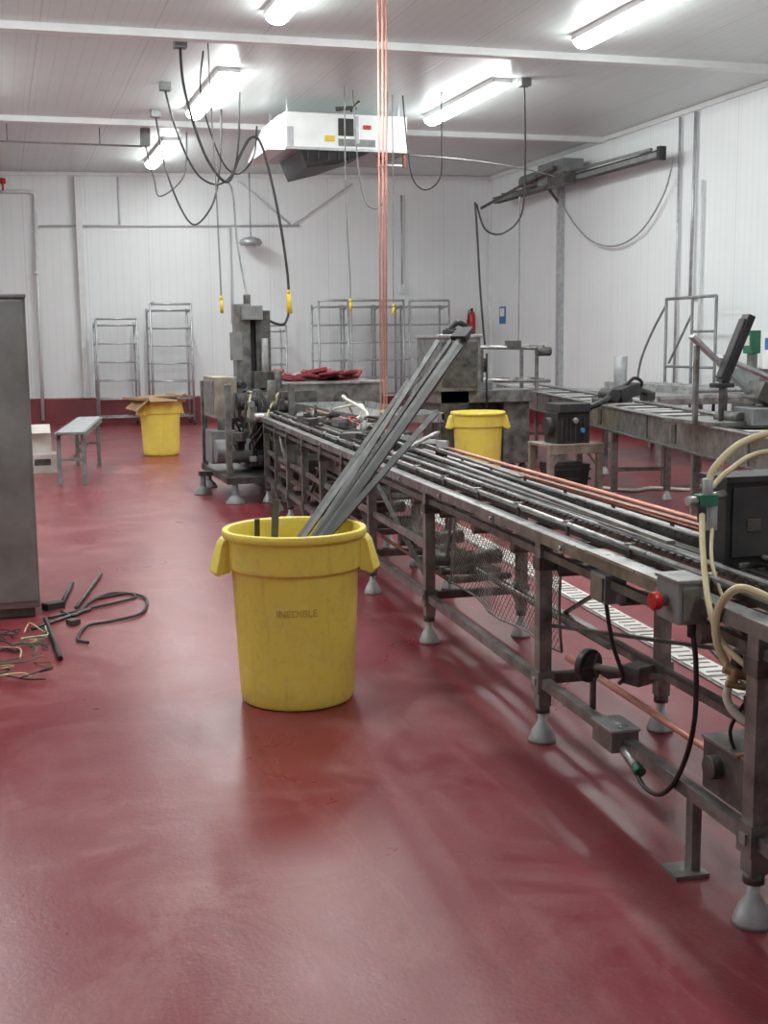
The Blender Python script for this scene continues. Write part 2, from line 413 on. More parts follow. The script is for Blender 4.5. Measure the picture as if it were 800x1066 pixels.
b=B('stop_button_box')
b.obox((1.868,3.02,.845),(.09,.14,.12),GREYP,(0,0,-4)); b.obox((1.868,3.02,.91),(.10,.15,.012),STEEL,(0,0,-4)); b.obox((1.868,2.946,.845),(.075,.008,.1),STEEL,(0,0,-4))
b.cyl((1.825,3.03,.845),(1.80,3.03,.845),.018,GREYP); b.cyl((1.80,3.03,.845),(1.775,3.03,.845),.027,RED,16)
b.cyl((1.88,2.98,.79),(1.88,2.98,.74),.013,BLACK)
b.path([(1.88,2.98,.77),(1.885,2.96,.66),(1.89,2.97,.48),(1.90,3.05,.31),(1.91,3.17,.19),(1.92,3.3,.165),(1.935,3.4,.21)],.0085,BLACK)
b.cyl((1.94,3.38,.20),(1.94,3.47,.235),.02,STEELB); b.cyl((1.935,3.35,.192),(1.94,3.385,.205),.021,GREEN)
b.obox((1.95,3.55,.255),(.10,.16,.07),STEEL,(0,0,-4)); b.obox((1.95,3.55,.295),(.11,.17,.01),STEELB,(0,0,-4))
b.done(.004)
b=B('black_handwheel')
c=V((2.0,3.85,.42)); ax=V((.35,-.94,.0)).normalized()
b.cyl(c-ax*.014,c+ax*.014,.062,BLACK,24); b.cyl(c+ax*.014,c+ax*.02,.045,BLACKR,24)
for i in range(3):
    a=i*2.094; w=ax.cross(V((0,0,1))).normalized(); d=w*math.cos(a)+V((0,0,1))*math.sin(a)
    b.bar(c+ax*.022,c+ax*.022+d*.055,.012,.006,STEELD,up=ax)
b.cyl(c,c+V((.22,-.15,-.03)),.014,STEEL); b.obox(c+V((.15,-.1,-.02)),(.09,.08,.07),STEELD,(0,0,20)); b.cyl(c+V((.02,.0,0)),c+V((.02,0,-.17)),.012,STEELD)
b.done(.003)
b=B('pneumatic_control_box')
b.box((2.13,3.20,.90),(2.62,3.34,1.165),BLACK); b.box((2.125,3.19,1.155),(2.625,3.35,1.175),BLACKR)
b.box((2.15,3.192,.92),(2.60,3.2,1.14),BLACKR); b.obox((2.5,3.185,1.02),(.015,.02,.06),STEELB); b.box((2.20,3.188,1.0),(2.25,3.192,1.04),STEELD)
for x in (2.18,2.42): b.box((x,3.25,.862),(x+.04,3.29,.90),STEEL)
b.box((2.10,3.22,.862),(2.44,3.32,.875),STEEL)
b.obox((2.025,3.15,1.115),(.065,.04,.035),GREEN); b.cyl((1.99,3.15,1.115),(1.955,3.14,1.115),.014,STEELB); b.cyl((2.03,3.15,1.13),(2.03,3.15,1.18),.016,GALV); b.cyl((2.0,3.13,1.10),(2.0,3.13,1.05),.014,BLACK); b.cyl((2.055,3.17,1.12),(2.14,3.22,1.12),.014,STEELB)
b.cyl((2.05,3.16,1.10),(2.05,3.16,1.02),.02,GALV)
b.path([(2.03,3.15,1.16),(2.06,3.15,1.22),(2.16,3.15,1.29),(2.34,3.15,1.315),(2.6,3.15,1.26)],.012,CREAM)
b.path([(2.05,3.16,1.15),(2.11,3.16,1.20),(2.22,3.16,1.25),(2.45,3.16,1.25)],.009,CREAM)
b.path([(2.0,3.13,1.08),(1.93,3.01,.98),(1.87,2.88,.86),(1.875,2.82,.767),(1.895,2.74,.72),(1.93,2.69,.69)],.0095,CREAM)
b.path([(1.89,2.78,.68),(1.865,2.82,.754),(1.865,2.83,.845),(1.89,2.775,.923),(1.95,2.715,.905),(2.05,2.7,.86)],.0125,CREAM)
b.path([(1.89,2.78,.69),(1.875,2.785,.61),(1.90,2.74,.56),(1.95,2.715,.555),(2.1,2.7,.55)],.0125,CLEARW)
b.path([(2.05,3.15,1.03),(1.99,3.05,.93),(1.99,2.95,.80),(2.0,2.85,.70)],.006,CREAM)
b.cyl((1.865,2.79,.70),(1.93,2.76,.675),.016,BRASS); b.cyl((1.885,2.77,.70),(1.885,2.77,.655),.012,BRASS); b.cyl((1.90,2.78,.735),(1.90,2.78,.67),.016,BLACKR); b.cyl((1.92,2.77,.71),(1.96,2.76,.73),.018,STEELD)
b.cyl((1.86,2.77,.66),(1.95,2.74,.64),.01,BRASS); b.obox((1.93,2.74,.60),(.04,.04,.05),STEELD)
b.done(.003)
b=B('gear_motor')
b.obox((2.02,2.86,.355),(.19,.24,.15),STEELD,(0,0,-4)); b.cyl((2.06,2.72,.37),(2.06,2.42,.37),.07,GREYP,16); b.cyl((1.93,2.9,.37),(1.895,2.9,.37),.035,STEELD)
b.path([(1.93,2.8,.43),(1.88,2.72,.47),(1.95,2.66,.5)],.006,COPPERD); b.path([(1.95,2.85,.43),(1.9,2.8,.52),(1.92,2.75,.62)],.006,BLACK)
b.obox((2.02,2.86,.435),(.2,.25,.012),STEEL,(0,0,-4))
b.done(.006)
b=B('air_hose_bundle')
for pts,m,r in (
  ([(2.75,9.2,.93),(2.9,9.6,1.02),(2.85,10.1,1.12),(3.0,10.6,1.1),(3.15,10.9,.95)],CLEARW,.014),
  ([(2.7,9.5,.93),(2.95,9.9,.99),(3.05,10.3,1.05),(2.95,10.8,.99)],CLEARW,.012),
  ([(2.65,9.0,.93),(2.8,9.3,1.0),(2.95,9.4,.97),(3.0,9.8,.93)],BLACK,.012),
  ([(2.8,8.5,.93),(2.6,8.9,.98),(2.7,9.4,1.0),(2.9,9.5,.93)],RED,.008)): b.path(pts,r,m)
b.done()
b=B('steel_clamp_pile',CV)
for i in range(34):
    v=random.uniform(6.6,10.8); u=random.uniform(.03,.48); 
    b.obox((u,v,.955),(random.uniform(.02,.1),random.uniform(.03,.25),random.uniform(.015,.06)),random.choice([STEEL,STEELD,BLACKR,SCRAP,STEEL]),(random.uniform(-10,10),random.uniform(-10,10),random.uniform(-50,50)))
for i in range(12):
    v=random.uniform(7,11); u=random.uniform(.1,.4); b.cyl((u,v,.90),(u,v,random.uniform(1.0,1.10)),.015,random.choice([STEEL,BLACK,STEEL]))
b.done()
b=B('loose_rail_strips',CV)
b.bar((.1,3.4,.945),(.22,8.3,.96),.03,.012,STEEL); b.bar((.38,3.6,.94),(.28,7.4,.955),.03,.01,COPPERD); b.bar((.25,5.2,.96),(.35,8.9,.97),.025,.012,STEEL)
b.bar((-.02,6.6,.95),(.45,7.3,1.02),.03,.015,STEELB)
b.done()

# ------------------------------------------------------------------ tray table + copper pipes
b=B('stainless_tray_table')
b.box((3.15,10.7,.84),(4.0,13.3,.86),STEELB)
for (a,c) in (((3.15,10.7,.86),(3.17,13.3,.93)),((3.98,10.7,.86),(4.0,13.3,.93)),((3.15,10.7,.86),(4.0,10.72,.92)),((3.15,13.28,.86),(4.0,13.3,.93))): b.box(a,c,STEELB)
for x in (3.2,3.95):
    for y in (10.8,13.2): b.box((x-.025,y-.025,0),(x+.025,y+.025,.84),STEEL)
b.box((3.2,10.8,.25),(3.95,10.84,.29),STEEL)
b.done()
b=B('copper_pipe_drop')
for dx,dy in ((0,0),(.028,.01),(-.026,.02)):
    b.cyl((3.64+dx,11.45+dy,.87),(3.70+dx*1.5,11.55+dy,ZC-.01),.009 if dx else .011,COPPER,10)
for z in (2.0,3.3): b.bar((3.61,11.5,z),(3.71,11.5,z),.012,.012,COPPER)
b.cyl((3.64,11.45,.86),(3.64,11.45,.93),.045,BRASS)
b.done()

# ------------------------------------------------------------------ packaging machine
b=B('packaging_machine')
for x,y in ((2.2,11.9),(2.75,11.9),(2.18,13.4),(2.8,13.4),(2.02,12.8)): b.foot(x,y,.22,GREYP,.1)
b.box((2.12,11.85,.2),(2.85,13.5,.27),STEELD)
for x in (2.15,2.8):
    for y in (11.9,13.4): b.box((x-.03,y-.03,.2),(x+.03,y+.03,1.2),STEEL)
b.box((1.98,12.75,.2),(2.15,12.85,.25),STEELD)
b.box((2.06,12.4,.36),(2.48,12.8,.70),GREYP); b.cyl((2.08,12.3,.5),(2.45,12.3,.5),.12,GREYP,16); b.cyl((2.25,12.6,.70),(2.25,12.6,.82),.09,STEELD,16)
b.box((2.14,12.6,.82),(2.38,13.3,1.25),BEIGE); b.box((2.13,12.65,.86),(2.14,13.2,1.21),STEEL)
b.box((2.5,12.0,.8),(2.95,13.0,.86),STEEL); b.box((2.5,12.5,.3),(2.8,13.3,1.1),BLACKR)
b.box((2.44,12.9,1.0),(2.60,13.1,2.02),STEEL); b.box((2.66,12.9,1.0),(2.82,13.1,1.95),STEELD); b.box((2.6,12.98,1.1),(2.66,13.08,1.9),BLACKR)
b.box((2.40,12.85,1.42),(2.50,13.05,1.72),GREYP); b.box((2.5,12.8,1.85),(2.72,13.05,2.0),GREYP); b.cyl((2.58,12.95,2.0),(2.58,12.95,2.12),.04,STEELD)
b.cyl((2.74,12.85,1.2),(2.74,12.85,1.65),.04,STEELB); b.box((2.6,12.75,1.12),(2.9,12.95,1.3),STEELD)
b.cyl((2.35,12.5,1.0),(2.75,12.5,1.0),.09,BLACKR,16); b.cyl((2.55,12.2,.95),(2.9,12.2,.95),.07,STEELD,16)
b.cyl((2.5,12.4,.60),(2.5,12.4,.95),.05,STEEL)
for i in range(70):
    x=random.uniform(2.28,2.95);y=random.uniform(11.95,13.2);z=random.uniform(.35,1.2)
    if random.random()<.5: b.obox((x,y,z),(random.uniform(.04,.15),random.uniform(.04,.15),random.uniform(.03,.12)),random.choice([STEEL,STEELD,BLACK,GREYP,STEELD]),(0,0,random.uniform(0,90)))
    else:
        a=random.choice([(.2,0,0),(0,.2,0),(0,0,.2)]); b.cyl((x,y,z),V((x,y,z))+V(a),random.uniform(.015,.045),random.choice([STEEL,STEELD,STEELB,BLACK]))
for i in range(10):
    x=random.uniform(2.3,2.9);y=random.uniform(11.9,12.4); b.path([(x,y,1.1),(x+random.uniform(-.15,.15),y-.1,.85),(x+random.uniform(-.15,.15),y,.55),(x+.05,y+.1,.35)],.011,BLACK if i%5 else CREAM)
b.done(.004)
b=B('infeed_hopper')
b.box((2.95,13.6,.75),(4.3,15.0,1.12),STEEL); b.box((2.93,13.58,1.12),(4.32,15.02,1.15),STEELB)
for x in (3.0,4.25):
    for y in (13.65,14.95): b.box((x-.03,y-.03,0),(x+.03,y+.03,.75),STEEL)
b.box((3.0,13.57,.8),(3.5,13.6,1.05),STEELD); b.cyl((3.8,13.55,.95),(3.8,13.6,.95),.09,STEELD,16)
b.done(.004)
b=B('red_plastic_sheeting')
for i in range(26):
    x=random.uniform(3.15,4.1);y=random.uniform(13.8,14.7)
    b.obox((x,y,1.18+random.uniform(0,.07)),(random.uniform(.15,.4),random.uniform(.1,.3),random.uniform(.02,.05)),random.choice([REDC,REDC,REDC,REDC,STEEL]),(random.uniform(-16,16),random.uniform(-16,16),random.uniform(0,180)))
b.done(.01)

# ------------------------------------------------------------------ second conveyor
ang=math.atan(.235)
C2=Matrix.Translation((4.85-.235*6.8,0,0))@Matrix.Rotation(-ang,4,'Z')
k=1/math.cos(ang)
b=B('belt_conveyor',C2)
s0,s1=5.2*k,17.2*k; w2=.6
b.box((0,s0,.70),(.03,s1,.95),STEEL); b.box((w2-.03,s0,.70),(w2,s1,.95),STEEL)
b.box((-.03,s0,.935),(.05,s1,.95),STEELB); b.box((w2-.05,s0,.935),(w2+.03,s1,.95),STEELB); b.box((-.03,s0,.70),(.05,s1,.715),STEELD)
b.box((.03,s0,.88),(w2-.03,s1,.91),STEELD)
v=s0+.1
while v<s1:
    b.box((.06,v,.91),(w2-.06,v+.09,.925),BLACKR if (int(v*7)%3) else DW); v+=.16
v=s0+.8
while v<s1:
    for u in (.03,w2-.03): b.box((u-.03,v-.03,.1),(u+.03,v+.03,.70),STEEL); b.foot(u,v,.12)
    b.box((0,v-.02,.3),(w2,v+.02,.34),STEEL); b.box((-.012,v+.4,.74),(0,v+.5,.9),STEELD); b.box((-.008,v+1.2,.72),(0,v+1.23,.93),STEELD); v+=2.4
b.done(.003)
b=B('stainless_feeder_machine')
b.box((5.02,13.6,1.0),(5.56,14.4,1.66),STEEL); b.box((5.0,13.58,1.64),(5.58,14.42,1.68),STEELB); b.box((5.06,13.585,1.05),(5.52,13.6,1.6),STEELD)
b.box((5.56,13.7,1.1),(5.64,14.3,1.5),STEELD); b.cyl((5.64,14.0,1.3),(5.78,14.0,1.3),.09,BLACK,16)
b.box((5.08,13.7,.25),(5.45,14.35,1.0),STEELD); b.box((5.95,13.8,.08),(6.3,14.3,.95),STEEL); b.box((5.05,13.7,.85),(6.3,14.38,1.0),STEEL)
b.box((5.45,14.0,.1),(5.95,14.3,.85),STEELD)
for x in (5.13,5.4,6.0,6.25): b.foot(x,13.9,.26,STEELD); b.foot(x,14.25,.26,STEELD)
b.cyl((5.25,13.75,1.68),(5.25,13.75,1.74),.12,BLACK,16); b.path([(5.22,13.75,1.74),(5.3,13.7,1.82),(5.45,13.75,1.76),(5.5,13.8,1.68)],.035,BLACK); b.obox((5.36,13.8,1.71),(.32,.16,.06),BLACKR,(0,8,15))
b.cyl((5.68,13.7,.75),(5.68,13.7,1.45),.012,BLACKR); b.box((5.62,13.9,1.0),(5.85,14.1,1.1),GREYP); b.obox((5.7,13.66,.95),(.06,.05,.07),STEELD)
b.done(.006)
b=B('roller_rail_table')
for z in (1.52,1.08):
    b.cyl((6.0,15.0,z),(7.15,15.0,z-.03),.025,STEELB); b.cyl((6.0,15.5,z),(7.3,15.5,z-.03),.025,STEELB)
    for i in range(6): b.cyl((6.05+i*.2,15.0,z),(6.05+i*.2,15.5,z),.02,STEEL)
for x in (6.05,6.95):
    for y in (15.0,15.5): b.box((x-.02,y-.02,0),(x+.02,y+.02,1.52),STEEL)
b.box((6.5,14.95,1.5),(6.7,15.05,1.6),STEELD); b.cyl((6.9,14.9,1.45),(7.1,14.9,1.45),.06,STEELD)
b.done()

b=B('motor_stand')
zt=.57
b.box((5.16,10.82,zt-.03),(5.76,11.35,zt),BEIGE); b.box((5.16,10.82,zt-.1),(5.76,10.84,zt-.03),BEIGE)
for x in (5.19,5.73):
    for y in (10.86,11.31): b.box((x-.03,y-.03,0),(x+.03,y+.03,zt-.03),BEIGE)
b.bar((5.19,10.86,.32),(5.32,10.86,.5),.03,.02,BEIGE); b.bar((5.73,10.86,.32),(5.58,10.86,.5),.03,.02,BEIGE)
b.done(.005)
b=B('black_crate'); b.hexa([(5.30,10.9,0),(5.6,10.9,0),(5.6,11.25,0),(5.30,11.25,0),(5.26,10.88,.36),(5.64,10.88,.36),(5.64,11.27,.36),(5.26,11.27,.36)],BLACK)
for z in (.1,.2,.3): b.box((5.255,10.87,z),(5.645,11.28,z+.02),BLACKR)
b.done()
b=B('electric_motor')
b.box((5.28,10.9,.57),(5.64,11.2,.88),BLACK); b.box((5.30,10.88,.88),(5.64,11.22,.97),BLACKR); b.cyl((5.34,11.05,.74),(5.22,11.05,.74),.09,BLACKR,20)
for i in range(6): b.box((5.32+i*.05,10.885,.6),(5.335+i*.05,10.9,.84),BLACKR)
b.cyl((5.55,10.86,.70),(5.55,10.90,.70),.025,BLUE); b.cyl((5.47,10.86,.8),(5.47,10.9,.8),.03,STEELB)
b.done(.02)
b=B('robot_arm_tool')
b.path([(5.64,10.95,.92),(5.85,11.0,.98),(6.1,11.2,1.05),(6.3,11.3,1.08)],.035,BLACK); b.obox((6.2,11.2,1.06),(.3,.16,.13),BLACK,(0,-12,20)); b.cyl((6.0,11.05,1.03),(6.0,11.3,1.03),.07,BLACKR,16); b.cyl((6.3,11.25,1.1),(6.6,11.35,1.02),.035,BLACK); b.obox((6.55,11.35,1.0),(.14,.1,.09),BLACKR,(0,0,20)); b.obox((6.05,11.2,.975),(.4,.15,.05),STEELD)
b.path([(6.2,11.2,1.12),(6.3,11.2,1.2),(6.42,11.25,1.15),(6.4,11.3,1.05)],.02,BLACK)
b.done(.01)

b=B('discharge_chute')
b.bar((4.98,8.0,1.62),(5.80,8.0,.94),.07,.03,GALV); b.bar((5.42,8.3,1.46),(6.3,8.6,1.20),.07,.03,GALV)
b.bar((5.04,8.02,.95),(5.04,8.02,1.55),.035,.035,STEEL); b.bar((5.35,8.1,.95),(5.35,8.1,1.29),.03,.03,STEEL)
b.box((5.05,7.75,.95),(5.45,8.5,.98),STEEL); b.obox((5.48,7.8,1.02),(.3,.4,.12),GREYP,(0,0,-12)); b.obox((5.62,7.9,1.15),(.3,.3,.14),STEELD,(0,25,-12)); b.cyl((5.3,7.8,1.0),(5.3,8.1,1.0),.05,STEELD,14)
b.bar((5.45,8.3,.95),(5.45,8.3,1.43),.03,.03,STEEL)
b.done(.003)
b=B('tilted_monitor')
b.obox((5.30,7.9,1.52),(.06,.12,.54),BLACK,(0,22,-8)); b.obox((5.26,7.9,1.525),(.02,.10,.48),BLACKR,(0,22,-8)); b.cyl((5.19,7.9,.98),(5.19,7.9,1.28),.022,STEELD); b.obox((5.19,7.9,1.25),(.16,.1,.035),BLACKR)
b.done(.008)
b=B('packing_table')
b.box((7.8,13.2,.86),(9.3,16.0,.90),STEELB); b.box((7.8,13.2,.78),(9.3,13.22,.86),STEEL)
for x in (7.85,9.25):
    for y in (13.3,14.6,15.9): b.box((x-.03,y-.03,0),(x+.03,y+.03,.86),STEELB)
b.cyl((7.95,14.5,.9),(7.95,14.5,1.38),.09,GALV,16)
for i in range(6): b.cyl((8.4,13.4+i*.4,.95),(9.2,13.4+i*.4,.95),.035,STEELB)
b.box((8.35,13.3,.9),(8.4,15.7,1.0),STEELB)
b.done(.003)
b=B('tubular_guard_frame')
fx=9.4
for y in (14.5,15.1,15.8): b.cyl((fx,y,0),(fx,y,2.18),.022,GREYP)
b.cyl((fx,14.5,2.18),(fx,15.8,2.18),.022,GREYP); b.cyl((fx,14.5,1.2),(fx,15.8,1.2),.018,GREYP); b.cyl((fx,14.5,1.7),(fx,15.1,1.7),.018,GREYP)
b.path([(fx,15.8,2.1),(fx,16.2,1.7),(fx,16.5,1.3),(fx,16.6,1.0)],.018,GREYP)
b.path([(fx,15.1,1.95),(fx,15.4,1.6),(fx,15.7,1.25)],.018,GREYP)
b.done()
b=B('green_control_cabinet')
b.box((9.5,13.6,.9),(9.95,14.3,1.2),GREYP); b.box((9.45,13.74,1.40),(9.6,13.92,1.70),GREEN); b.box((9.44,13.77,1.5),(9.45,13.89,1.63),CARDW); b.box((9.5,13.3,1.2),(9.7,13.55,1.68),WHITE); b.box((9.49,13.33,1.45),(9.5,13.5,1.6),BLUE); b.box((9.5,13.8,1.2),(9.6,13.9,1.40),STEEL)
b.box((9.55,13.3,0),(9.95,14.3,.9),GREYP)
b.done(.006)
b=B('stainless_side_rails')
for i in range(4):
    x=6.9+i*.45; b.box((x,10.5,.0),(x+.04,10.54,.55),STEELB); b.box((x,11.6,0),(x+.04,11.64,.55),STEELB); b.box((x,10.5,.5),(x+.04,11.64,.55),STEELB)
b.box((6.9,10.5,.55),(8.3,10.56,.6),STEELB); b.box((6.9,11.6,.55),(8.3,11.66,.6),STEELB); b.box((6.9,10.5,.6),(8.3,11.66,.62),DW)
b.done()
b=B('wash_hose_on_floor'); b.path([(6.1,11.6,.02),(6.3,11.2,.02),(6.6,11.3,.02),(6.9,11.0,.02),(7.2,11.3,.02)],.02,CLEARW); b.done()

# ------------------------------------------------------------------ left side
b=B('stainless_cabinet')
b.box((-1.25,7.28,.06),(.16,8.0,1.89),CABST); b.box((-1.25,7.265,.10),(-.57,7.28,1.86),CABST); b.box((-.56,7.265,.10),(.145,7.28,1.86),CABST)
b.box((-1.26,7.262,1.87),(.165,8.01,1.895),CABST); b.box((-1.2,7.32,0),(.13,7.95,.06),STEELD); b.cyl((-.5,7.24,.9),(-.5,7.24,1.15),.01,STEELB); b.box((-.51,7.24,.9),(-.49,7.265,.92),STEELB); b.box((-.51,7.24,1.13),(-.49,7.265,1.15),STEELB)
b.done(.006)
A=V((.72,14.05,0)); Z=V((1.15,17.0,0)); d=(Z-A).normalized(); n=V((d.y,-d.x,0)); L=(Z-A).length
b=B('grey_bench')
b.bar(A+V((0,0,.605)),Z+V((0,0,.605)),.34,.03,GREYP); b.bar(A+V((0,0,.622)),Z+V((0,0,.622)),.28,.006,GALV)
for s in (-1,1): b.bar(A+n*.155*s+V((0,0,.57)),Z+n*.155*s+V((0,0,.57)),.02,.05,GREYP)
for t in (.12,L-.5):
    for s in (-1,1):
        p=A+d*t+n*.14*s; b.bar(p,p+V((0,0,.59)),.05,.05,GREYP)
    p=A+d*t; b.bar(p-n*.14+V((0,0,.3)),p+n*.14+V((0,0,.3)),.03,.03,GREYP)
b.bar(A+d*.12+V((0,0,.3)),A+d*(L-.5)+V((0,0,.3)),.03,.03,GREYP)
b.done(.003)
b=B('carton_box')
b.box((.30,15.7,0),(.68,16.15,.24),CARDW); b.box((.26,15.8,.24),(.58,16.2,.50),CARDW); b.obox((.26,15.75,.24),(.12,.3,.006),CARDW,(0,35,0)); b.obox((.42,15.72,.56),(.3,.15,.006),CARDW,(45,0,0)); b.box((.36,15.697,.1),(.56,15.7,.18),STEELD)
b.done()
b=B('flattened_cardboard')
b.obox((2.12,17.7,.81),(.75,.6,.03),CARD,(0,3,12)); b.obox((2.22,17.6,.85),(.65,.5,.03),CARD,(0,-4,-14)); b.obox((1.86,17.45,.76),(.28,.3,.02),CARD,(8,-38,20)); b.obox((2.2,17.35,.83),(.4,.2,.02),CARD,(25,0,5)); b.obox((2.5,17.7,.86),(.3,.3,.02),CARD,(0,6,30))
b.done()
b=B('scrap_rods'); b.cyl((.18,7.15,.015),(.22,6.2,.015),.014,BLACK); b.cyl((.37,7.41,.015),(.60,8.46,.015),.012,STEELD); b.cyl((.30,7.6,.014),(.39,8.2,.014),.014,BLACK); b.cyl((.1,6.95,.01),(.45,7.35,.012),.01,STEELD); b.obox((.24,7.5,.02),(.12,.07,.04),BLACKR,(0,0,30)); b.obox((.33,7.0,.02),(.06,.06,.03),STEELD,(0,0,30)); b.done()
b=B('rubber_hose'); b.path([(.28,7.35,.012),(.35,7.2,.012),(.46,7.55,.012),(.62,7.78,.012),(.80,7.6,.012),(.74,7.15,.012),(.55,6.98,.012),(.40,6.9,.012),(.33,6.6,.012),(.38,6.5,.012)],.009,BLACKR); b.path([(.2,7.2,.01),(.4,7.35,.01),(.62,7.5,.01),(.75,7.62,.01),(.7,7.75,.01),(.5,7.65,.01)],.008,BLACKR); b.done()
b=B('tangled_wires')
for i in range(26):
    x=random.uniform(-.25,.12);y=random.uniform(5.9,6.9); pts=[(x,y,.01)]
    for j in range(4):
        x+=random.uniform(-.15,.15); y+=random.uniform(-.2,.2); x=min(x,.17); pts.append((x,min(y,7.0),random.uniform(.008,.05)))
    b.path(pts,.004,random.choice([BRASS,COPPERD,GREEN,BLACK,BLACKR,CREAM,BLACK]),5,5)
b.done()

# ------------------------------------------------------------------ racks
def rack(x0,x1,y,dp,h,lv,name='wire_shelf_rack',lean=0,mat=GALV):
    b=B(name)
    for x in (x0,x1):
        b.cyl((x,y,.1),(x,y+lean,h),.022,mat,8); b.cyl((x,y+dp,.1),(x,y+dp+lean,h*.97),.022,mat,8)
        b.cyl((x,y,h*.96),(x,y+dp,h*.93),.015,mat,6)
        for yy in (y,y+dp): b.cyl((x-.012,yy,.05),(x+.012,yy,.05),.05,BLACKR,12)
    b.cyl((x0,y+lean,h),(x1,y+lean,h),.022,mat,8)
    for i in range(lv):
        z=.18+i*(h-.3)/(lv-1) ; l=lean*z/h
        for yy in (y,y+dp): b.cyl((x0,yy+l,z),(x1,yy+l,z),.016,mat,6)
        for x in (x0,x1): b.cyl((x,y+l,z),(x,y+dp+l,z),.014,mat,6)
        n=7
        for j in range(1,n): xx=x0+(x1-x0)*j/n; b.cyl((xx,y+l,z),(xx,y+dp+l,z),.006,mat,4)
    return b
rack(1.83,2.62,24.2,.55,2.1,6).done()
b=rack(2.86,3.66,24.0,.6,2.38,7); b.cyl((2.86,24.0,2.38),(2.95,24.0,2.44),.018,GALV,6); b.done()
rack(4.98,5.5,23.7,.5,1.95,6).done()
for x0,x1 in ((6.02,6.62),(6.68,7.28),(7.34,7.78),(7.9,8.75)): rack(x0,x1,23.1,.55,2.42,7).done()

# ------------------------------------------------------------------ wall services
def by(x,o=.05): return backy(x)-o
b=B('wall_service_pipe')
b.path([(.2,by(.2),4.60),(.75,by(.75),4.60),(.84,by(.84),4.52),(.83,by(.83),4.2)],.035,WHITEP,8,5); b.cyl((.83,by(.83),4.3),(.79,by(.79,.18),.1),.035,WHITEP); b.cyl((-2,by(-2),4.6),(.2,by(.2),4.6),.035,WHITEP)
b.cyl((.8,by(.8,.1),3.0),(.8,by(.8,.1),3.06),.05,WHITE)
b.cyl((.25,by(.25,.1),4.75),(.25,by(.25,.1),4.85),.06,RED); b.cyl((.15,by(.15),4.9),(.25,by(.25,.1),4.78),.03,BLACK); b.cyl((.25,by(.25,.1),4.62),(.25,by(.25,.1),4.76),.02,RED)
b.done()
b=B('wall_cable_duct'); b.bar((1.66,by(1.66,.08),.54),(1.66,by(1.66,.08),4.9),.16,.12,WHITEP); b.done()
b=B('wall_conduit')
b.cyl((.9,by(.9),3.95),(6.0,by(6),3.98),.018,WHITEP); b.cyl((2.45,by(2.45),3.95),(2.45,by(2.45),4.9),.016,WHITEP); b.cyl((5.84,by(5.84),3.98),(7.1,by(7.1),4.82),.016,WHITEP); b.cyl((5.84,by(5.84),3.98),(4.8,by(4.8),4.85),.016,WHITEP)
b.cyl((8.1,by(8.1),4.6),(8.1,by(8.1),2.75),.016,GALV); b.box((8.03,by(8.1)-.05,2.6),(8.17,by(8.1),2.78),WHITE)
b.cyl((4.6,by(4.6),2.0),(4.6,by(4.6),3.95),.014,WHITEP)
b.done()
b=B('emergency_light')
b.lathe((4.95,24.3,3.55),[(0,.0),(.2,.0),(.24,.05),(.2,.12),(.1,.16),(0,.17)],GALV,24); b.cyl((4.95,24.3,3.7),(4.95,24.3,4.99),.015,GALV); b.lathe((4.95,24.3,3.5),[(0,0),(.1,0),(.12,.05),(0,.05)],WHITE,16)
b.done()
b=B('fire_extinguisher'); y=by(9.5,.25); b.lathe((9.5,y,1.75),[(0,0),(.07,0),(.075,.03),(.075,.38),(.05,.45),(.02,.48),(0,.48)],RED,20); b.cyl((9.5,y,2.2),(9.5,y,2.28),.025,BLACK); b.path([(9.5,y,2.26),(9.42,y,2.2),(9.41,y,1.95)],.012,BLACK); b.box((9.47,y+.07,1.95),(9.53,y+.23,2.05),RED); b.done()
b=B('blue_wall_sign'); b.box((XR-.02,23.1,1.95),(XR-.005,23.4,2.3),BLUE); b.box((XR-.024,23.14,2.1),(XR-.02,23.36,2.26),WHITE); b.done()
b=B('wall_pipe_column'); b.box((9.9,20.42,.55),(9.998,20.55,4.4),GALV); b.cyl((9.95,16.45,.55),(9.95,16.45,4.9),.02,GALV); b.cyl((9.93,16.02,2.2),(9.95,16.02,4.9),.025,GALV); b.cyl((9.95,15.8,.55),(9.95,15.8,3.9),.02,WHITEP); b.cyl((9.95,16.02,2.2),(9.95,15.8,2.2),.02,WHITEP); b.done()
b=B('wall_crane_rail')
b.bar((9.6,16.4,4.34),(9.6,22.7,4.36),.1,.08,GREYP); b.bar((9.6,16.4,4.39),(9.6,22.7,4.41),.16,.012,STEELD); b.bar((9.6,16.4,4.29),(9.6,22.7,4.31),.14,.012,BLACKR)
for y in (17,20.5,22.4): b.bar((9.6,y,4.45),(9.99,y,4.45),.05,.05,STEELD)
b.bar((9.65,20.5,4.4),(9.99,20.5,4.0),.04,.04,STEELD)
b.box((9.4,19.3,4.33),(9.8,20.3,4.7),GREYP); b.box((9.35,19.1,4.25),(9.55,19.8,4.45),STEELD); b.cyl((9.45,20.3,4.5),(9.45,21.0,4.5),.12,GREYP,16); b.cyl((9.5,19.2,4.46),(9.5,16.5,4.42),.025,GREYP); b.box((9.54,16.34,4.25),(9.66,16.42,4.45),BLACK)
b.cyl((9.3,19.4,4.55),(9.25,22.6,4.20),.03,STEELD)
b.path([(9.9,20.5,4.3),(9.9,20.1,3.85),(9.9,19.3,3.35),(9.9,18.4,3.15),(9.9,17.5,3.3),(9.9,16.8,3.8),(9.8,16.35,4.3)],.014,GALV)
b.done()

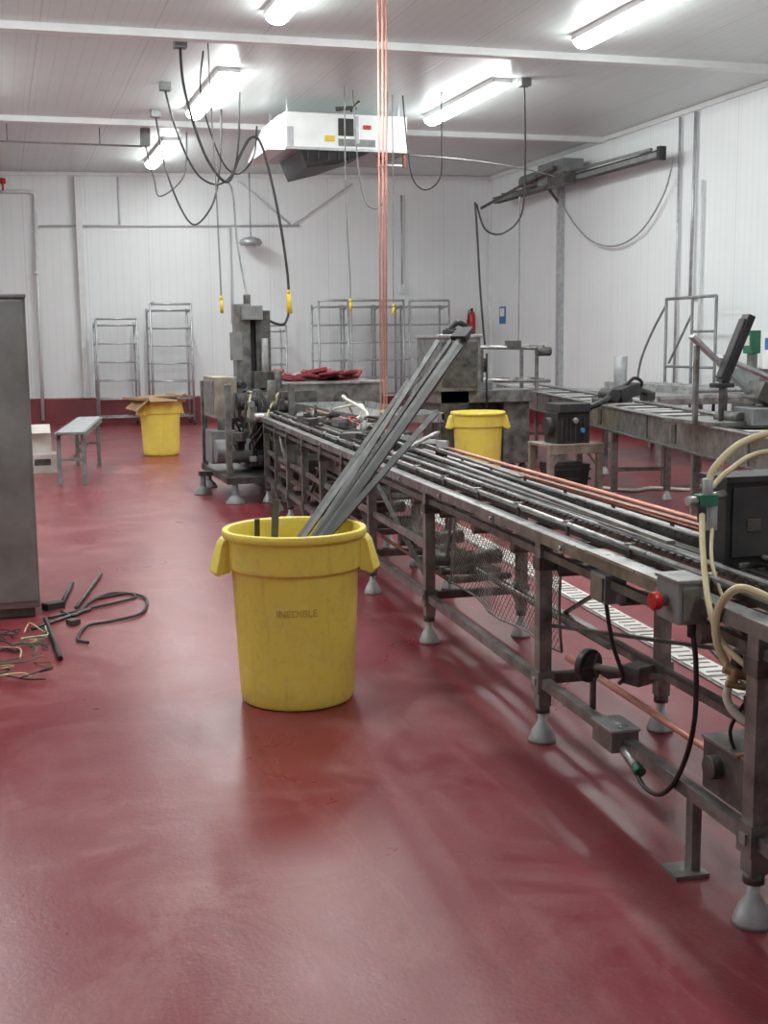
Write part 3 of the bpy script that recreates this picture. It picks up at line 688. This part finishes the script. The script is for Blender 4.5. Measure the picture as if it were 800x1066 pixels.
# evaporator
b=B('ceiling_evaporator_unit')
b.box((3.98,16.95,4.32),(5.78,18.4,4.80),WHITE)
b.hexa([(3.72,17.0,4.28),(3.98,16.97,4.28),(3.98,18.38,4.28),(3.72,18.35,4.28),(3.93,17.1,4.78),(3.98,17.05,4.78),(3.98,18.3,4.78),(3.93,18.25,4.78)],WHITE)
b.box((3.98,16.93,4.29),(5.8,18.42,4.33),GALV)
b.hexa([(4.3,17.0,4.06),(4.75,17.0,4.12),(4.75,18.2,4.12),(4.3,18.2,4.0),(4.2,16.96,4.3),(5.25,16.96,4.3),(5.25,18.3,4.3),(4.2,18.3,4.3)],BLACK)
for i in range(5): b.box((4.3+i*.15,16.95,4.16),(4.315+i*.15,16.99,4.3),BLACKR)
b.cyl((5.45,16.96,4.15),(5.45,17.3,4.3),.03,BLACK)
b.box((4.55,16.94,4.42),(4.70,16.95,4.50),YELC); b.box((4.75,16.94,4.5),(4.98,16.95,4.74),BLACK); b.box((5.12,16.94,4.6),(5.24,16.95,4.66),RED); b.box((4.0,16.94,4.34),(4.1,16.95,4.6),GALV); b.box((5.0,16.935,4.4),(5.06,16.95,4.78),GALV); b.box((4.75,16.94,4.36),(5.3,16.95,4.46),GREYP)
for x in (4.05,5.7):
    for y in (17.1,18.2): b.cyl((x,y,4.8),(x,y,4.99),.012,GALV)
b.cyl((4.9,16.8,4.82),(5.05,16.9,4.97),.025,STEELD); b.cyl((4.7,16.9,4.85),(5.0,16.85,4.88),.03,STEELD)
b.cyl((5.75,17.0,4.1),(5.75,17.0,4.35),.025,COPPERD); b.cyl((5.72,17.0,4.12),(5.4,17.0,4.12),.02,GALV)
b.done(.008)

def cord(pts,r=.016,m=BLACKR,plug=None,box=None,name='hanging_power_cord',pm=YELC):
    b=B(name); b.path(pts,r,m)
    if plug:
        p=V(pts[-1]); q=V(pts[-2]); d=(p-q).normalized()
        b.cyl(p-d*.02,p+d*plug,.026 if plug>.2 else .018,pm,12,.032 if plug>.2 else .02); b.cyl(p-d*.07,p-d*.02,.018,pm,10)
    if box: c=V(pts[0]); b.box(c-V((.07,.07,.0)),c+V((.07,.07,.098)),GREYP)
    b.done(.0)
cord([(2.13,14.14,4.9),(2.13,14,4.5),(2.24,14,4.03),(2.40,14,3.63),(2.60,14,3.43),(2.74,14,3.70),(2.88,14,3.93),(3.0,14,3.87),(3.12,14,3.43),(3.22,14,2.89),(3.28,14,2.4),(3.29,14,2.15)],.016,plug=.21,box=True)
cord([(3.29,14,1.96),(3.2,13.9,1.82),(3.02,13.8,1.85),(2.85,13.5,1.95),(2.7,13.1,1.9)],.015)
cord([(2.27,16.5,4.9),(2.30,16,4.4),(2.45,16,4.0),(2.62,16,3.74),(2.85,16,3.66),(3.05,16,3.82),(3.13,16,4.2),(3.16,16,4.83)],.014,box=True)
cord([(2.38,18.4,4.9),(2.44,18,4.14),(2.64,18,3.57),(2.84,18,3.33),(3.08,18,3.57),(3.2,18,3.93),(3.26,18,4.5),(3.28,18,4.98)],.014,box=True)
cord([(2.42,14.0,4.98),(2.44,14,4.2),(2.47,14,3.2),(2.49,14,2.08)],.009,GREYP,plug=.13)
cord([(2.60,14.0,3.45),(2.66,14,3.3),(2.67,13.9,2.8),(2.66,13.5,2.3),(2.6,13.0,2.1)],.012,GREYP)
cord([(2.4,14.2,4.9),(2.36,14.2,4.4),(2.55,14.2,3.75),(2.75,14.2,3.55),(2.95,14.2,3.75),(3.0,14.2,4.1)],.010)
cord([(4.58,16,4.98),(4.58,16,3.5),(4.62,16,2.5),(4.62,16,2.12)],.009,GREYP,plug=.1)
cord([(5.25,16,4.9),(5.25,16,3.5),(5.24,16,2.5),(5.24,16,2.05)],.009,GREYP,plug=.08)
cord([(4.75,16.2,4.98),(4.85,16.2,3.7),(5.05,16.2,3.42),(5.2,16.2,3.7),(5.25,16.2,4.98)],.009,GREYP)
cord([(5.4,16,4.9),(5.47,16,4.14),(5.55,16,3.78),(5.74,16,3.67),(5.94,16,3.85),(5.96,16,4.3),(5.96,16,4.98)],.011)
cord([(6.76,15.04,4.9),(6.76,15,4.2),(6.75,15,3.48),(6.67,15,3.18),(6.42,15,3.0),(6.19,15,3.06),(6.07,15,3.38)],.013,box=True)
cord([(6.05,15,3.4),(6.08,15,3.0),(6.13,15,2.2),(6.19,15,1.55)],.015)
cord([(6.73,15.1,3.5),(6.73,15.1,2.4),(6.72,15.1,1.5)],.009,GREYP)
cord([(5.47,16,4.12),(6.4,16,4.08),(7.3,16.2,4.02),(9.3,19.2,4.35)],.010,GREYP,name='overhead_cable')
b=B('ceiling_conduit'); b.cyl((-2.95,20.0,4.72),(2.35,19.95,4.72),.015,GREYP); b.box((2.33,19.85,4.72),(2.47,20.0,4.99),GREYP)
for x in (-1.2,.3,1.7): b.cyl((x,20,4.72),(x,20,4.99),.01,GREYP)
b.path([(2.4,19.9,4.72),(2.5,19.8,4.2),(2.55,19.5,3.9),(2.9,19.3,4.2),(2.95,19.2,4.85)],.013,GREYP)
b.done()

# ------------------------------------------------------------------ world, camera
w=bpy.data.worlds.new('world'); scene.world=w; w.use_nodes=True
w.node_tree.nodes['Background'].inputs[0].default_value=(.5,.55,.6,1); w.node_tree.nodes['Background'].inputs[1].default_value=.3
cd=bpy.data.cameras.new('camera'); cd.sensor_fit='VERTICAL'; cd.sensor_height=36; cd.lens=36*1250/1066; cd.clip_end=100
co=bpy.data.objects.new('camera',cd); bpy.context.collection.objects.link(co)
p=math.atan(177/1250);a=math.atan(400/1262)
co.matrix_world=Matrix.Translation((0,0,1.6))@Matrix.Rotation(-a,4,'Z')@Matrix.Rotation(math.pi/2-p,4,'X')@Matrix.Rotation(math.radians(-.6),4,'Z')
scene.camera=co
